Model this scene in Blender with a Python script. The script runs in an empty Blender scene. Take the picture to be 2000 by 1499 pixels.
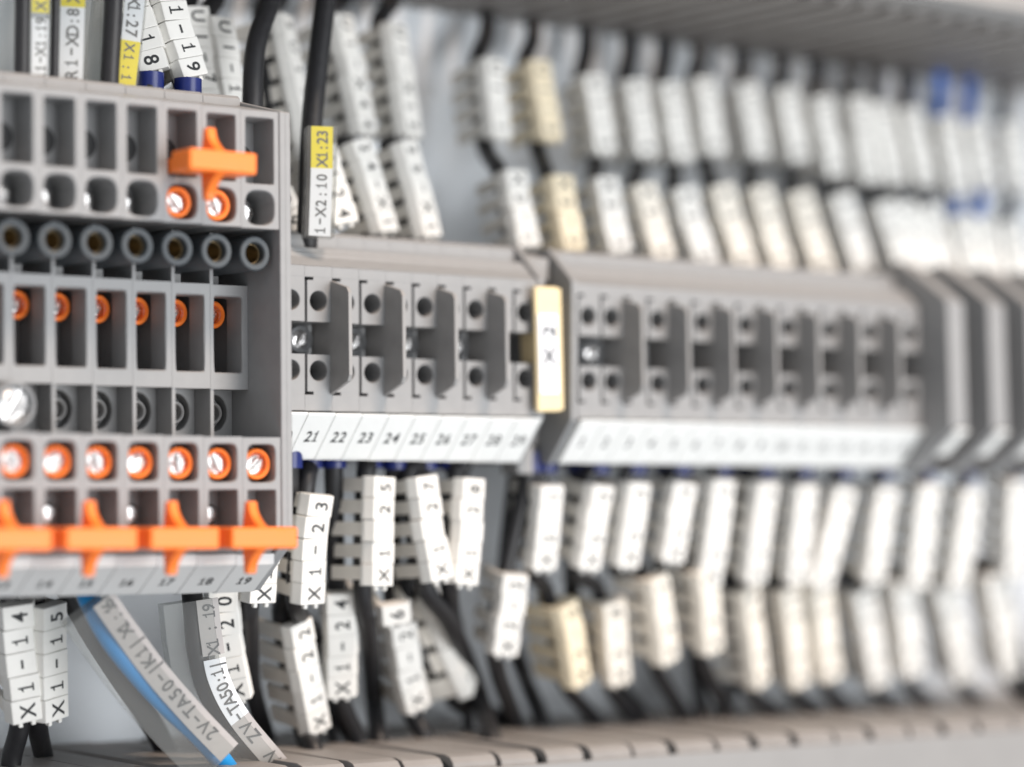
import bpy, bmesh, math, random
from mathutils import Vector, Matrix
random.seed(7)
S = 0.001                      # all numbers below are millimetres
sc = bpy.context.scene
C = sc.collection

# ------------------------------------------------------------------ camera
FPX = 5140.0
YAW, PITCH, ROLL = math.radians(36.5), math.radians(2.47), math.radians(.26)
CAM = Vector((-267.07, -482.66, -30.74))
fw = Vector((math.sin(YAW)*math.cos(PITCH), math.cos(YAW)*math.cos(PITCH), math.sin(PITCH)))
r0 = Vector((math.cos(YAW), -math.sin(YAW), 0)); u0 = r0.cross(fw)
RT = math.cos(ROLL)*r0 + math.sin(ROLL)*u0
UP = -math.sin(ROLL)*r0 + math.cos(ROLL)*u0
cd = bpy.data.cameras.new('camera'); cam = bpy.data.objects.new('camera', cd); C.objects.link(cam)
cam.matrix_world = Matrix(((RT.x, UP.x, -fw.x, CAM.x*S), (RT.y, UP.y, -fw.y, CAM.y*S), (RT.z, UP.z, -fw.z, CAM.z*S), (0, 0, 0, 1)))
cd.sensor_width = 36; cd.lens = 36*FPX/2000
cd.clip_start = .01; cd.clip_end = 20
cd.dof.use_dof = True; cd.dof.focus_distance = .493; cd.dof.aperture_fstop = 5.2
sc.camera = cam

# ------------------------------------------------------------------ light
w = bpy.data.worlds.new("World"); sc.world = w; w.use_nodes = True
bg = w.node_tree.nodes['Background']; bg.inputs[0].default_value = (.93, .96, 1, 1); bg.inputs[1].default_value = .62
def area(name, loc, aim, size, power, col):
    l = bpy.data.lights.new(name, 'AREA'); l.shape = 'RECTANGLE'; l.size = size[0]; l.size_y = size[1]; l.energy = power; l.color = col
    o = bpy.data.objects.new(name, l); C.objects.link(o); o.location = Vector(loc)*S
    o.rotation_euler = (Vector(aim)-Vector(loc)).to_track_quat('-Z', 'Y').to_euler()
area('window_light', (300, -1150, -60), (30, -40, 0), (.8, .8), 13.6, (.97, .985, 1))
area('ceiling_lamp', (150, -560, 720), (30, -40, -40), (.2, .2), 8.0, (1, .78, .62))
sc.view_settings.view_transform = 'Standard'; sc.view_settings.look = 'None'
sc.view_settings.exposure = -.06; sc.view_settings.gamma = 1
sc.cycles.max_bounces = 8

# ------------------------------------------------------------------ materials
def mat(name, col, rough=.45, metal=0, spec=.5, noise=.0, nscale=900, bump=0, bscale=4000, alpha=1, coat=0):
    m = bpy.data.materials.new(name); m.use_nodes = True; nt = m.node_tree; b = nt.nodes['Principled BSDF']
    b.inputs['Base Color'].default_value = (*col, 1); b.inputs['Roughness'].default_value = rough
    b.inputs['Metallic'].default_value = metal; b.inputs['Specular IOR Level'].default_value = spec
    b.inputs['Alpha'].default_value = alpha; b.inputs['Coat Weight'].default_value = coat
    tc = nt.nodes.new('ShaderNodeTexCoord')
    if noise:
        n = nt.nodes.new('ShaderNodeTexNoise'); n.inputs['Scale'].default_value = nscale; n.inputs['Detail'].default_value = 6
        mr = nt.nodes.new('ShaderNodeMapRange'); mr.inputs[1].default_value = .3; mr.inputs[2].default_value = .7
        mr.inputs[3].default_value = 1-noise; mr.inputs[4].default_value = 1+noise
        mx = nt.nodes.new('ShaderNodeVectorMath'); mx.operation = 'SCALE'; mx.inputs[0].default_value = col
        nt.links.new(tc.outputs['Object'], n.inputs['Vector']); nt.links.new(n.outputs['Fac'], mr.inputs[0])
        nt.links.new(mr.outputs[0], mx.inputs['Scale']); nt.links.new(mx.outputs[0], b.inputs['Base Color'])
        r2 = nt.nodes.new('ShaderNodeMapRange'); r2.inputs[3].default_value = rough-.08; r2.inputs[4].default_value = rough+.1
        nt.links.new(n.outputs['Fac'], r2.inputs[0]); nt.links.new(r2.outputs[0], b.inputs['Roughness'])
    if bump:
        n = nt.nodes.new('ShaderNodeTexNoise'); n.inputs['Scale'].default_value = bscale; n.inputs['Detail'].default_value = 3
        bp = nt.nodes.new('ShaderNodeBump'); bp.inputs['Strength'].default_value = bump; bp.inputs['Distance'].default_value = .0001
        nt.links.new(tc.outputs['Object'], n.inputs['Vector']); nt.links.new(n.outputs['Fac'], bp.inputs['Height'])
        nt.links.new(bp.outputs[0], b.inputs['Normal'])
    return m
GREY = mat('grey_polyamide', (.278, .282, .286), .5, noise=.05, nscale=350, bump=.25, bscale=6000)
GREY2 = mat('grey_polyamide_dark', (.29, .287, .284), .5, noise=.06, nscale=350, bump=.25, bscale=6000)
HOLE_SHADE = mat('hole_shade', (.035, .036, .038), .6)  # near-black colour that paints in the shade deep inside holes
SOCK = mat('slate_plastic', (.052, .062, .070), .5, noise=.06, nscale=500)
WHITE = mat('white_plastic', (.86, .865, .845), .42, noise=.015, nscale=600)
TAGGREY = mat('tag_plastic', (.54, .545, .54), .4)
MARK = mat('marker_plastic', (.79, .78, .745), .4, noise=.02, nscale=500)
CREAM = mat('cream_marker_plastic', (.84, .74, .55), .42, noise=.03, nscale=500)
IVORY = mat('ivory_marker_plastic', (.82, .775, .69), .42, noise=.03, nscale=500)
CLIP = mat('clip_plastic', (.80, .77, .71), .5, noise=.03, nscale=500)
TAGCREAM = mat('cream_holder', (.82, .67, .40), .4, noise=.03, nscale=400)
ORANGE = mat('orange_plastic', (1.0, .225, .03), .38, noise=.03, nscale=400, spec=.4)
PVC = mat('black_pvc', (.016, .016, .018), .42, noise=.15, nscale=900, bump=.2, bscale=2500)
BLUEWIRE = mat('light_blue_pvc', (.013, .28, .66), .4)
MIDBLUE = mat('blue_pvc', (.02, .12, .48), .4)
FERR = mat('blue_ferrule_plastic', (.006, .016, .13), .3, noise=.06)
INK = mat('black_ink', (.02, .022, .024), .5)
GREYINK = mat('grey_ink', (.10, .10, .10), .5)
STEEL = mat('screw_steel', (.80, .79, .78), .27, 1, noise=.15, nscale=900, bump=.7, bscale=1100)
BRASS = mat('brass', (.24, .18, .10), .42, 1, noise=.1)
DUCT = mat('duct_plastic', (.27, .255, .243), .5, noise=.07, nscale=200, bump=.2, bscale=4000)
DUCT2 = mat('duct_cover_plastic', (.27, .265, .26), .5, noise=.03, nscale=120, bump=.15, bscale=3000)
YELLOW = mat('yellow_tape', (.84, .70, .0), .4)
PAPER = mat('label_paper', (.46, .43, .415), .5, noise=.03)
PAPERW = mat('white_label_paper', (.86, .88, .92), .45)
RINGP = mat('translucent_ring', (.27, .28, .29), .3)
def panel_mat():
    m = mat('galvanised_sheet', (.55, .585, .62), .44, .35); nt = m.node_tree; b = nt.nodes['Principled BSDF']
    tc = nt.nodes.new('ShaderNodeTexCoord')
    v = nt.nodes.new('ShaderNodeTexVoronoi'); v.inputs['Scale'].default_value = 160
    n = nt.nodes.new('ShaderNodeTexNoise'); n.inputs['Scale'].default_value = 14; n.inputs['Detail'].default_value = 3
    mp = nt.nodes.new('ShaderNodeMapping'); mp.inputs['Scale'].default_value = (1, 1, .25)
    cr = nt.nodes.new('ShaderNodeMapRange'); cr.inputs[1].default_value = .35; cr.inputs[2].default_value = .65; cr.inputs[3].default_value = .88; cr.inputs[4].default_value = 1.05
    mx = nt.nodes.new('ShaderNodeVectorMath'); mx.operation = 'SCALE'; mx.inputs[0].default_value = (.60, .63, .66)
    v2 = nt.nodes.new('ShaderNodeTexVoronoi'); v2.inputs['Scale'].default_value = 1300
    bp = nt.nodes.new('ShaderNodeBump'); bp.inputs['Strength'].default_value = .3; bp.inputs['Distance'].default_value = .00015
    L = nt.links.new
    for q in (v, v2): L(tc.outputs['Object'], q.inputs['Vector'])
    L(tc.outputs['Object'], mp.inputs[0]); L(mp.outputs[0], n.inputs['Vector'])
    L(n.outputs['Fac'], cr.inputs[0]); L(cr.outputs[0], mx.inputs['Scale']); L(mx.outputs[0], b.inputs['Base Color'])
    L(v2.outputs['Distance'], bp.inputs['Height']); L(bp.outputs[0], b.inputs['Normal'])
    return m
PANEL = panel_mat()
def clear_mat():
    m = bpy.data.materials.new('clear_pvc_sleeve'); m.use_nodes = True; nt = m.node_tree; nt.nodes.clear()
    o = nt.nodes.new('ShaderNodeOutputMaterial'); t = nt.nodes.new('ShaderNodeBsdfTransparent'); t.inputs[0].default_value = (.93, .94, .93, 1)
    g = nt.nodes.new('ShaderNodeBsdfPrincipled'); g.inputs['Base Color'].default_value = (.42, .42, .41, 1); g.inputs['Roughness'].default_value = .2
    fr = nt.nodes.new('ShaderNodeLayerWeight'); fr.inputs[0].default_value = .25
    mr = nt.nodes.new('ShaderNodeMapRange'); mr.inputs[3].default_value = .17; mr.inputs[4].default_value = .6
    x = nt.nodes.new('ShaderNodeMixShader'); L = nt.links.new
    L(fr.outputs['Facing'], mr.inputs[0]); L(mr.outputs[0], x.inputs[0]); L(t.outputs[0], x.inputs[1]); L(g.outputs[0], x.inputs[2]); L(x.outputs[0], o.inputs[0])
    return m
CLEAR = clear_mat()

# ------------------------------------------------------------------ helpers
def at(px, py, Y):
    d = (px-1000)/FPX*RT + (750-py)/FPX*UP + fw
    return CAM + d*((Y-CAM.y)/d.y)
def obj(name, bm, m, parent=None, smooth=False):
    me = bpy.data.meshes.new(name)
    if isinstance(bm, bpy.types.Mesh): me = bm
    else:
        bmesh.ops.recalc_face_normals(bm, faces=bm.faces) if not getattr(bm, 'norecalc', False) else None
        bmesh.ops.scale(bm, vec=(S, S, S), verts=bm.verts)
        if smooth:
            for f in bm.faces: f.smooth = True
            for e in bm.edges:
                if len(e.link_faces) == 2 and e.calc_face_angle(0) > .6: e.smooth = False
        bm.to_mesh(me); bm.free(); me.materials.append(m)
    o = bpy.data.objects.new(name, me); C.objects.link(o)
    if parent: o.parent = parent
    return o
def tag(o, label=None, cat=None, group=None, kind=None):
    if label: o['label'] = label
    if cat: o['category'] = cat
    if group: o['group'] = group
    if kind: o['kind'] = kind
    return o
def thing(name, label, cat, loc=(0, 0, 0), group=None):
    o = bpy.data.objects.new(name, None); C.objects.link(o); o.location = Vector(loc)*S; o.empty_display_size = .005
    return tag(o, label, cat, group)
def dup(o, loc=None, parent=None):
    c = o.copy(); C.objects.link(c)
    if parent: c.parent = parent
    if loc: c.location = Vector(loc)*S
    for k in list(o.children): dup(k, None, c)
    return c
def bevel(bm, vs, b, seg=2):
    if b <= 0: return
    vs = set(vs); es = [e for e in bm.edges if e.verts[0] in vs and e.verts[1] in vs and (len(e.link_faces) != 2 or e.calc_face_angle(0) > .5)]
    bmesh.ops.bevel(bm, geom=es, offset=b, segments=seg, affect='EDGES', profile=.5, clamp_overlap=True)
def box(bm, x0, x1, y0, y1, z0, z1, b=0):
    vs = [bm.verts.new((x, y, z)) for x in (x0, x1) for y in (y0, y1) for z in (z0, z1)]
    for f in ((0, 1, 3, 2), (4, 6, 7, 5), (0, 4, 5, 1), (2, 3, 7, 6), (0, 2, 6, 4), (1, 5, 7, 3)): bm.faces.new([vs[i] for i in f])
    bmesh.ops.recalc_face_normals(bm, faces=list({f for v in vs for f in v.link_faces}))
    bevel(bm, vs, b)
def prism(bm, pts, x0, x1, b=0):       # polygon in YZ pushed along X
    a = [bm.verts.new((x0, y, z)) for y, z in pts]; c = [bm.verts.new((x1, y, z)) for y, z in pts]; n = len(pts)
    bm.faces.new(a); bm.faces.new(c[::-1])
    for i in range(n): bm.faces.new((a[i], c[i], c[(i+1) % n], a[(i+1) % n]))
    bmesh.ops.recalc_face_normals(bm, faces=list({f for v in a+c for f in v.link_faces}))
    bevel(bm, a+c, b)
def superloop(hx, hz, p, n=40):
    """radius function of a rounded rectangle of half sizes hx, hz (p=2 ellipse, large p square)"""
    return lambda t: 1/((abs(math.cos(t))/hx)**p + (abs(math.sin(t))/hz)**p)**(1/p)
def holebox(bm, x0, x1, z0, z1, yf, yb, cx, cz, hx, hz, p, depth, n=36, rim=.18, cap=True):
    """block face at y=yf, outer sides back to yb, with a hole walled to `depth`"""
    ang = sorted(set([2*math.pi*i/n for i in range(n)] + [math.atan2(z-cz, x-cx) % (2*math.pi) for x in (x0, x1) for z in (z0, z1)]
                     + ([math.atan2(sz*hz, sx*hx) % (2*math.pi) for sx in (-1, 1) for sz in (-1, 1)] if p > 10 else [])))
    def outer(t):
        c, s = math.cos(t), math.sin(t); k = []
        if c > 1e-9: k.append((x1-cx)/c)
        if c < -1e-9: k.append((x0-cx)/c)
        if s > 1e-9: k.append((z1-cz)/s)
        if s < -1e-9: k.append((z0-cz)/s)
        k = min(k); return cx+k*c, cz+k*s
    r = superloop(hx, hz, p); N = len(ang)
    rows = []
    rows.append([bm.verts.new((outer(t)[0], yb, outer(t)[1])) for t in ang])
    rows.append([bm.verts.new((outer(t)[0], yf, outer(t)[1])) for t in ang])
    for off, y in ((rim, yf), (0, yf+rim), (0, yf+depth)):
        rows.append([bm.verts.new((cx+(r(t)+off)*math.cos(t), y, cz+(r(t)+off)*math.sin(t))) for t in ang])
    for a, b in zip(rows, rows[1:]):
        for i in range(N): bm.faces.new((a[i], b[i], b[(i+1) % N], a[(i+1) % N]))
    if cap: bm.faces.new(rows[-1][::-1])
def ring(bm, cx, cz, y0, y1, ro, ri, n=32, rim=.15):    # tube along Y, open middle
    prof = [(ro, y1), (ro, y0+rim), (ro-rim, y0), (ri+rim, y0), (ri, y0+rim), (ri, y1)]
    rows = [[bm.verts.new((cx+r*math.cos(2*math.pi*i/n), y, cz+r*math.sin(2*math.pi*i/n))) for i in range(n)] for r, y in prof]
    for a, b in zip(rows, rows[1:]):
        for i in range(n): bm.faces.new((a[i], b[i], b[(i+1) % n], a[(i+1) % n]))
def disc(bm, cx, cz, y, r, y1=None, n=32, dome=0):
    a = [bm.verts.new((cx+r*math.cos(2*math.pi*i/n), y, cz+r*math.sin(2*math.pi*i/n))) for i in range(n)]
    if dome:
        c = [bm.verts.new((cx+r*.7*math.cos(2*math.pi*i/n), y-dome*.75, cz+r*.7*math.sin(2*math.pi*i/n))) for i in range(n)]
        for i in range(n): bm.faces.new((a[i], a[(i+1) % n], c[(i+1) % n], c[i]))
        t = bm.verts.new((cx, y-dome, cz))
        for i in range(n): bm.faces.new((c[i], c[(i+1) % n], t))
    else: bm.faces.new(a)
    if y1 is not None:
        b = [bm.verts.new((v.co.x, y1, v.co.z)) for v in a]
        for i in range(n): bm.faces.new((a[i], b[i], b[(i+1) % n], a[(i+1) % n]))
def screw_bm(cx, cz, y, r, ang, depth=3):
    """slotted screw head facing -Y"""
    bm = bmesh.new(); disc(bm, cx, cz, y+.7, r, y+depth)
    c, s = math.cos(ang), math.sin(ang); hw = r*.16
    for sg in (1, -1):
        t0 = math.asin(hw/r); pts = []
        for i in range(15):
            t = t0+(math.pi-2*t0)*i/14; pts.append((r*math.cos(t), sg*r*math.sin(t)))
        f = [bm.verts.new((cx+(p*c-q*s)*.93, y, cz+(p*s+q*c)*.93)) for p, q in pts]
        b = [bm.verts.new((cx+p*c-q*s, y+.25, cz+p*s+q*c)) for p, q in pts]
        b2 = [bm.verts.new((cx+p*c-q*s, y+.75, cz+p*s+q*c)) for p, q in pts]
        n = len(f); ctr = bm.verts.new((sum(v.co.x for v in f)/n, y-.17*r, sum(v.co.z for v in f)/n))
        for i in range(n): bm.faces.new((f[i], f[(i+1) % n], ctr))
        for u, v in ((f, b), (b, b2)):
            for i in range(n): bm.faces.new((u[i], v[i], v[(i+1) % n], u[(i+1) % n]))
    return bm
# lettering: outlines of the built-in font
_G = {}
def glyph(ch):
    if ch == '1' and ch not in _G:
        _G[ch] = ([(-.07, -.5), (.07, -.5), (.07, .5), (-.05, .5), (-.07, .33), (-.26, .25), (-.26, .15), (-.07, .2), (-.27, -.5), (-.27, -.39), (-.07, -.39), (.07, -.39), (.27, -.39), (.27, -.5)], [(1, 2, 3, 4, 7, 10, 0), (4, 5, 6, 7), (8, 0, 10, 9), (1, 13, 12, 11)], .5)
    if ch == '-' and ch not in _G:
        _G[ch] = ([(-.3, -.075), (.3, -.075), (.3, .075), (-.3, .075)], [(0, 1, 2, 3)], .5)
    if ch not in _G:
        cu = bpy.data.curves.new('t', 'FONT'); cu.body = ch; cu.size = 1; cu.resolution_u = 3; cu.offset = .016
        o = bpy.data.objects.new('t', cu); C.objects.link(o)
        me = bpy.data.meshes.new_from_object(o); bpy.data.objects.remove(o)
        vs = [(v.co.x, v.co.y) for v in me.vertices]; fs = [tuple(p.vertices) for p in me.polygons]
        xs = [v[0] for v in vs] or [0, .3]; k = 1/.73
        mx = (min(xs)+max(xs))/2; wd = (max(xs)-min(xs))*k
        _G[ch] = ([((x-mx)*k, (y-.365)*k) for x, y in vs], fs, wd)
    return _G[ch]
def put(bm, ch, M, h, sx=1.0):
    """glyph of cap height h centred at M's origin; M maps (right, up, out)"""
    vs, fs, wd = glyph(ch)
    a = [bm.verts.new(M @ Vector((x*h*sx, y*h, 0))) for x, y in vs]
    for f in fs:
        try: bm.faces.new([a[i] for i in f])
        except ValueError: pass
def frame(o, right, up):
    r = Vector(right).normalized(); u = Vector(up); u = (u-r*u.dot(r)).normalized(); n = r.cross(u)
    return Matrix(((r.x, u.x, n.x, o[0]), (r.y, u.y, n.y, o[1]), (r.z, u.z, n.z, o[2]), (0, 0, 0, 1)))
def word(bm, s, M, h, sx=.85, gap=.16):
    ws = [glyph(c)[2]*h*sx if c != ' ' else h*.45 for c in s]; t = sum(ws)+gap*h*(len(s)-1); x = -t/2
    for c, wd in zip(s, ws):
        if c != ' ': put(bm, c, M @ Matrix.Translation((x+wd/2, 0, 0)), h, sx)
        x += wd+gap*h
def flat(bm): bm_flag = bm; return bm
def spline(P, k=10):
    P = [Vector(p) for p in P]
    if len(P) < 3: return P
    Q = [P[0]*2-P[1]]+P+[P[-1]*2-P[-2]]; out = []
    for i in range(1, len(Q)-2):
        a, b, c, d = Q[i-1:i+3]
        for j in range(k):
            t = j/k; out.append(.5*((2*b)+(c-a)*t+(2*a-5*b+4*c-d)*t*t+(3*b-a-3*c+d)*t**3))
    return out+[P[-1]]
def tube(bm, path, r, n=14, caps=True):
    rows = []; ref = Vector((1, 0, 0))
    for i, p in enumerate(path):
        t = (path[min(i+1, len(path)-1)]-path[max(i-1, 0)]).normalized()
        u = (ref-t*ref.dot(t)).normalized(); v = t.cross(u)
        rows.append([bm.verts.new(p+(u*math.cos(2*math.pi*j/n)+v*math.sin(2*math.pi*j/n))*r) for j in range(n)])
    for a, b in zip(rows, rows[1:]):
        for j in range(n): bm.faces.new((a[j], a[(j+1) % n], b[(j+1) % n], b[j]))
    if caps: bm.faces.new(rows[0][::-1]); bm.faces.new(rows[-1])

# ------------------------------------------------------------------ setting: panel, rail, ducts
bm = bmesh.new(); box(bm, -260, 560, 0, 2, -240, 260); o = obj('back_panel', bm, PANEL)
tag(o, 'galvanised grey mounting sheet behind the wires and terminals', None, kind='structure')
rail = thing('mounting_rail', 'steel mounting rail running behind the grey terminal rows', 'rail')
bm = bmesh.new(); prism(bm, [(-1, -12), (-1, 12), (-7.5, 12), (-7.5, 17.5), (-8.5, 17.5), (-8.5, 11), (-2, 11), (-2, -11), (-8.5, -11), (-8.5, -17.5), (-7.5, -17.5), (-7.5, -12)], -150, 330, 0)
obj('rail_profile', bm, STEEL, rail)

def duct(label, z, sg, pitch, gapf, yend, x0, x1, covm):
    """slotted wiring duct; its slotted wall lies at height z, the trunk beyond it on side sg (-1 below, +1 above)"""
    d = thing('wiring_duct', label, 'wiring duct', (0, 0, 0), 'slotted wiring ducts above and below the terminals')
    bm = bmesh.new()
    box(bm, x0-5, x1+5, -3, -1, min(z+sg*3, z+sg*70), max(z+sg*3, z+sg*70))
    box(bm, x0-5, x1+5, yend+8, -3, *sorted((z+sg*68, z+sg*70)))
    obj('trunk', bm, GREY2, d)
    cache = {}; x = x0; i = 0
    while x < x1:
        g = gapf(i); wd = round(pitch-g, 2)
        if wd not in cache:
            bm = bmesh.new()
            prism(bm, [(-1, z), (yend+3.2, z), (yend+1.4, z+sg*.45), (yend+.3, z+sg*1.5), (yend, z+sg*3.2), (yend+1.3, z+sg*3.2), (yend+1.8, z+sg*2.2), (yend+3.6, z+sg*1.5), (-1, z+sg*1.5)], 0, wd, .18)
            cache[wd] = obj('duct_finger', bm, DUCT, d); f = cache[wd]
        else:
            f = bpy.data.objects.new('duct_finger', cache[wd].data); C.objects.link(f); f.parent = d
        f.location = (x*S, random.uniform(-.3, .3)*S, random.uniform(-.15, .15)*S)
        x += pitch; i += 1
    bm = bmesh.new()
    box(bm, x0-10, x1+10, yend-1.4, yend-.1, *sorted((z+sg*2.7, z+sg*52)), .25)
    obj('duct_cover', bm, covm, d)
    return d
dl = duct('slotted grey wiring duct with brownish fingers along the bottom edge', -80.8, -1, 11.3, lambda i: (2.3, .9, 2.6, 2.1, 1.0)[i % 5], -64, -95, 330, DUCT2)
bm = bmesh.new()
for px, py in ((655, 1460), (815, 1452), (565, 1474), (1055, 1440), (1205, 1431), (1355, 1420), (230, 1461), (305, 1457)):
    d = (px-1000)/FPX*RT+(750-py)/FPX*UP+fw; p = CAM+d*((-81.8-CAM.z)/d.z)
    box(bm, p.x-.9, p.x+.9, p.y-.8, p.y+.8, -82.2, -81.1, .2)
tag(obj('breakaway_nib', bm, WHITE, dl), kind='stuff')
du = duct('slotted grey wiring duct along the top edge with shaded underside', 78, 1, 8.0, lambda i: 3.0, -64, -60, 400, DUCT2)
bm = bmesh.new(); box(bm, -70, 410, -75.5, -66, 78.2, 79.6, .3); box(bm, -70, 410, -77.5, -76, 79, 120, .3)
obj('cover_lip', bm, DUCT2, du)

# ------------------------------------------------------------------ middle and far terminal rows
TZ = [13.4, -14.4]
def feed_terminal(num, screw, tagmat=WHITE):
    t = thing('terminal_block', '', 'terminal block')
    h = 3.1; bm = bmesh.new(); a, b = -h+.012, h-.012
    # back body and top chamfer with its lip, drawn as one profile
    prism(bm, [(-51.8, 13.45), (-55, 13.45), (-52.2, 15.4), (-51.6, 16.3), (-50.6, 16.5), (-50.4, 17.0), (-50.2, 17.1), (-50.0, 17.4), (-47.2, 17.7), (-47.1, 20.2), (-46.0, 21.0), (-20, 21.5), (-10, 17), (-10, -17), (-20, -23.4), (-47.6, -23.4), (-54.3, -15.3), (-53, -14.5), (-46.4, -13), (-46.4, 13.4)], a, b, .03)
    for sg in (1, -1):
        def zz(p, q): return sorted((p*sg, q*sg))
        e = 13.4 if sg > 0 else 14.4
        z0, z1 = zz(11.3, e); box(bm, a, b, -55, -46.5, z0, z1, .04)
        z0, z1 = zz(10.7, 11.3); box(bm, -h+2.0, b, -54.98, -46.5, z0, z1)
        i0 = 2.7 if sg > 0 else 3.6
        z0, z1 = zz(i0, 10.7)
        holebox(bm, -h+.6, b, z0, z1, -55, -46.5, .05, 6.7*sg, 1.95, 1.95, 2, 7, rim=.12)
        box(bm, a, -h+.6, -53.6, -46.5, z0, z1)
    hs = obj('housing', bm, GREY, t)
    bm = bmesh.new(); disc(bm, .05, 6.7, -49.5, 1.9); obj('bore_shade', bm, HOLE_SHADE, t); bm = bmesh.new(); disc(bm, .05, -6.7, -49.5, 1.9); obj('bore_shade', bm, HOLE_SHADE, t)  # dark discs stand in for the shade down both holes
    if screw:
        bm = bmesh.new(); ring(bm, 0, -.35, -48.9, -46.4, 2.7, 2.2, rim=.25); ring(bm, 0, -.35, -48.4, -46.4, 2.2, 1.85, rim=.1); r = obj('screw_collar', bm, RINGP, t, True)
        obj('screw', screw_bm(0, -.35, -48.3, 1.85, math.radians(58)), STEEL, r)
    else:
        bm = bmesh.new(); box(bm, -2.2, 2.2, -46.6, -46.45, -3.2, 2.4); obj('socket_shade', bm, HOLE_SHADE, t)  # dark plate painting the shade at the bottom of the screwless recess
    bm = bmesh.new(); prism(bm, [(-54.4, -15.0), (-56.3, -14.75), (-56.2, -15.2), (-48.9, -23.2), (-48.3, -23.7), (-47.4, -22.9)], a+.04, b-.04, .12)
    tg = obj('number_tag', bm, tagmat, t)
    if num:
        bm = bmesh.new(); n = Vector((0, -8.0, -7.3)).normalized(); up = Vector((0, -7.3, 8.0)).normalized()
        mid = Vector((-.1, -52.2, -19.6)) + n*.06
        mid = Vector((0, -52.55, -19.2)) + n*.05
        word(bm, num, frame(mid, (1, 0, 0), up), 2.75, .8, .14); obj('number', bm, INK, tg)
    return t
NUMW = {20: 'half hidden by the tall orange screw block', 21: 'tagged 21, first with its number in full view', 22: 'tagged 22, second in full view', 23: 'tagged 23, third in full view', 24: 'tagged 24, fourth in full view', 25: 'tagged 25, middle of the nine in view', 26: 'tagged 26, just past the middle', 27: 'tagged 27, third before the cream holder', 28: 'tagged 28, second before the cream holder', 29: 'tagged 29, touching the cream holder'}
for i, n in enumerate(range(19, 30)):
    t = feed_terminal(str(n), n % 2 == 1 and n < 29)
    t.location = ((3.1+6.2*(n-21))*S, 0, 0); t.rotation_euler = (0, math.radians(-.7), 0)
    lab = 'grey feed-through terminal %s' % NUMW[n] if n > 19 else 'grey feed-through terminal mostly hidden behind the front block plate'
    tag(t, lab, 'terminal block', 'numbered grey terminals in the middle row')
def partition(x, lab, top=10.8):
    t = thing('partition_plate', lab, 'partition plate', (x, 0, 0), 'grey partition plates between terminal pairs')
    bm = bmesh.new(); prism(bm, [(-48, 10.9), (-54.5, 10.9), (-60.6, 9.2), (-61.3, 8.2), (-61.8, -7.6), (-61.2, -8.8), (-55, -11.2), (-48, -11.2)], -.42, .42, .15)
    obj('plate', bm, GREY2, t)
for k in range(4):
    partition(6.2+12.4*k, 'grey partition plate between terminals %d and %d, %s from the tall block' % (21+2*k, 22+2*k, ('first', 'second', 'third', 'fourth')[k]))
def end_plate(x, lab, top=20.6):
    t = thing('end_plate', lab, 'end plate', (x, 0, 0))
    bm = bmesh.new(); prism(bm, [(-10, 17), (-20, 22), (-46.7, 21.2), (-55.2, 13.9), (-55.2, -14.8), (-47.6, -23.8), (-20, -23.6), (-10, -17)], -.75, .75, .2)
    obj('plate', bm, GREY, t)
end_plate(56.6, 'thin grey end plate after terminal 29')
end_plate(65.2, 'thin grey end plate starting the far terminal row')
# bracket with the X2 marker
t = thing('marker_bracket', 'grey end bracket carrying the cream holder with paper marker -X2', 'end bracket', (61.2, 0, 0))
bm = bmesh.new(); box(bm, -3.5, 3.2, -44, -9, -20, 20, .5); box(bm, -2.6, 2.4, -50, -44, -11, 11, .5); box(bm, -3.5, .5, -46, -40, -26, -20, .4); box(bm, -3, 2.5, -48.5, -44, 14, 19, .5)
obj('clamp_body', bm, GREY2, t)
hd = bmesh.new(); box(hd, -7.6, -1.9, -57.6, -56.4, -13.2, 12.2, .3); box(hd, -1.85, -.4, -56.9, -50, -13.0, 12.0, .3); box(hd, -6, -1.9, -56.4, -50, -12.5, 11.5, .1)
hd = obj('marker_holder', hd, TAGCREAM, t); hd.rotation_euler = (0, math.radians(-2.0), 0)
bm = bmesh.new(); box(bm, -7.25, -2.25, -57.95, -57.6, -9.6, 6.6, .08); pp = obj('paper_marker', bm, PAPERW, hd)
bm = bmesh.new(); word(bm, '-X2', frame(Vector((-4.75, -58.06, -1.6)), (0, 0, 1), (-1, 0, 0)), 3.5, 1.25, .35); tag(obj('paper_lettering', bm, INK, pp), None)
ORD = ['first', 'second', 'third', 'fourth', 'fifth', 'sixth', 'seventh', 'eighth', 'ninth', 'tenth', 'eleventh', 'twelfth', 'thirteenth', 'fourteenth', 'fifteenth', 'sixteenth', 'seventeenth']
for k in range(16):
    t = feed_terminal(str(k+1), k in (0, 1)); t.location = ((69.1+6.2*k)*S, 0, 0); t.rotation_euler = (0, math.radians(-.9), 0)
    tag(t, 'blurred grey feed-through terminal, %s after the cream marker holder' % ORD[k], 'terminal block', 'blurred grey terminals of the far row')
for k in range(7):
    partition(78.4+12.4*k, 'blurred grey partition plate, %s in the far terminal row' % ORD[k])
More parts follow.
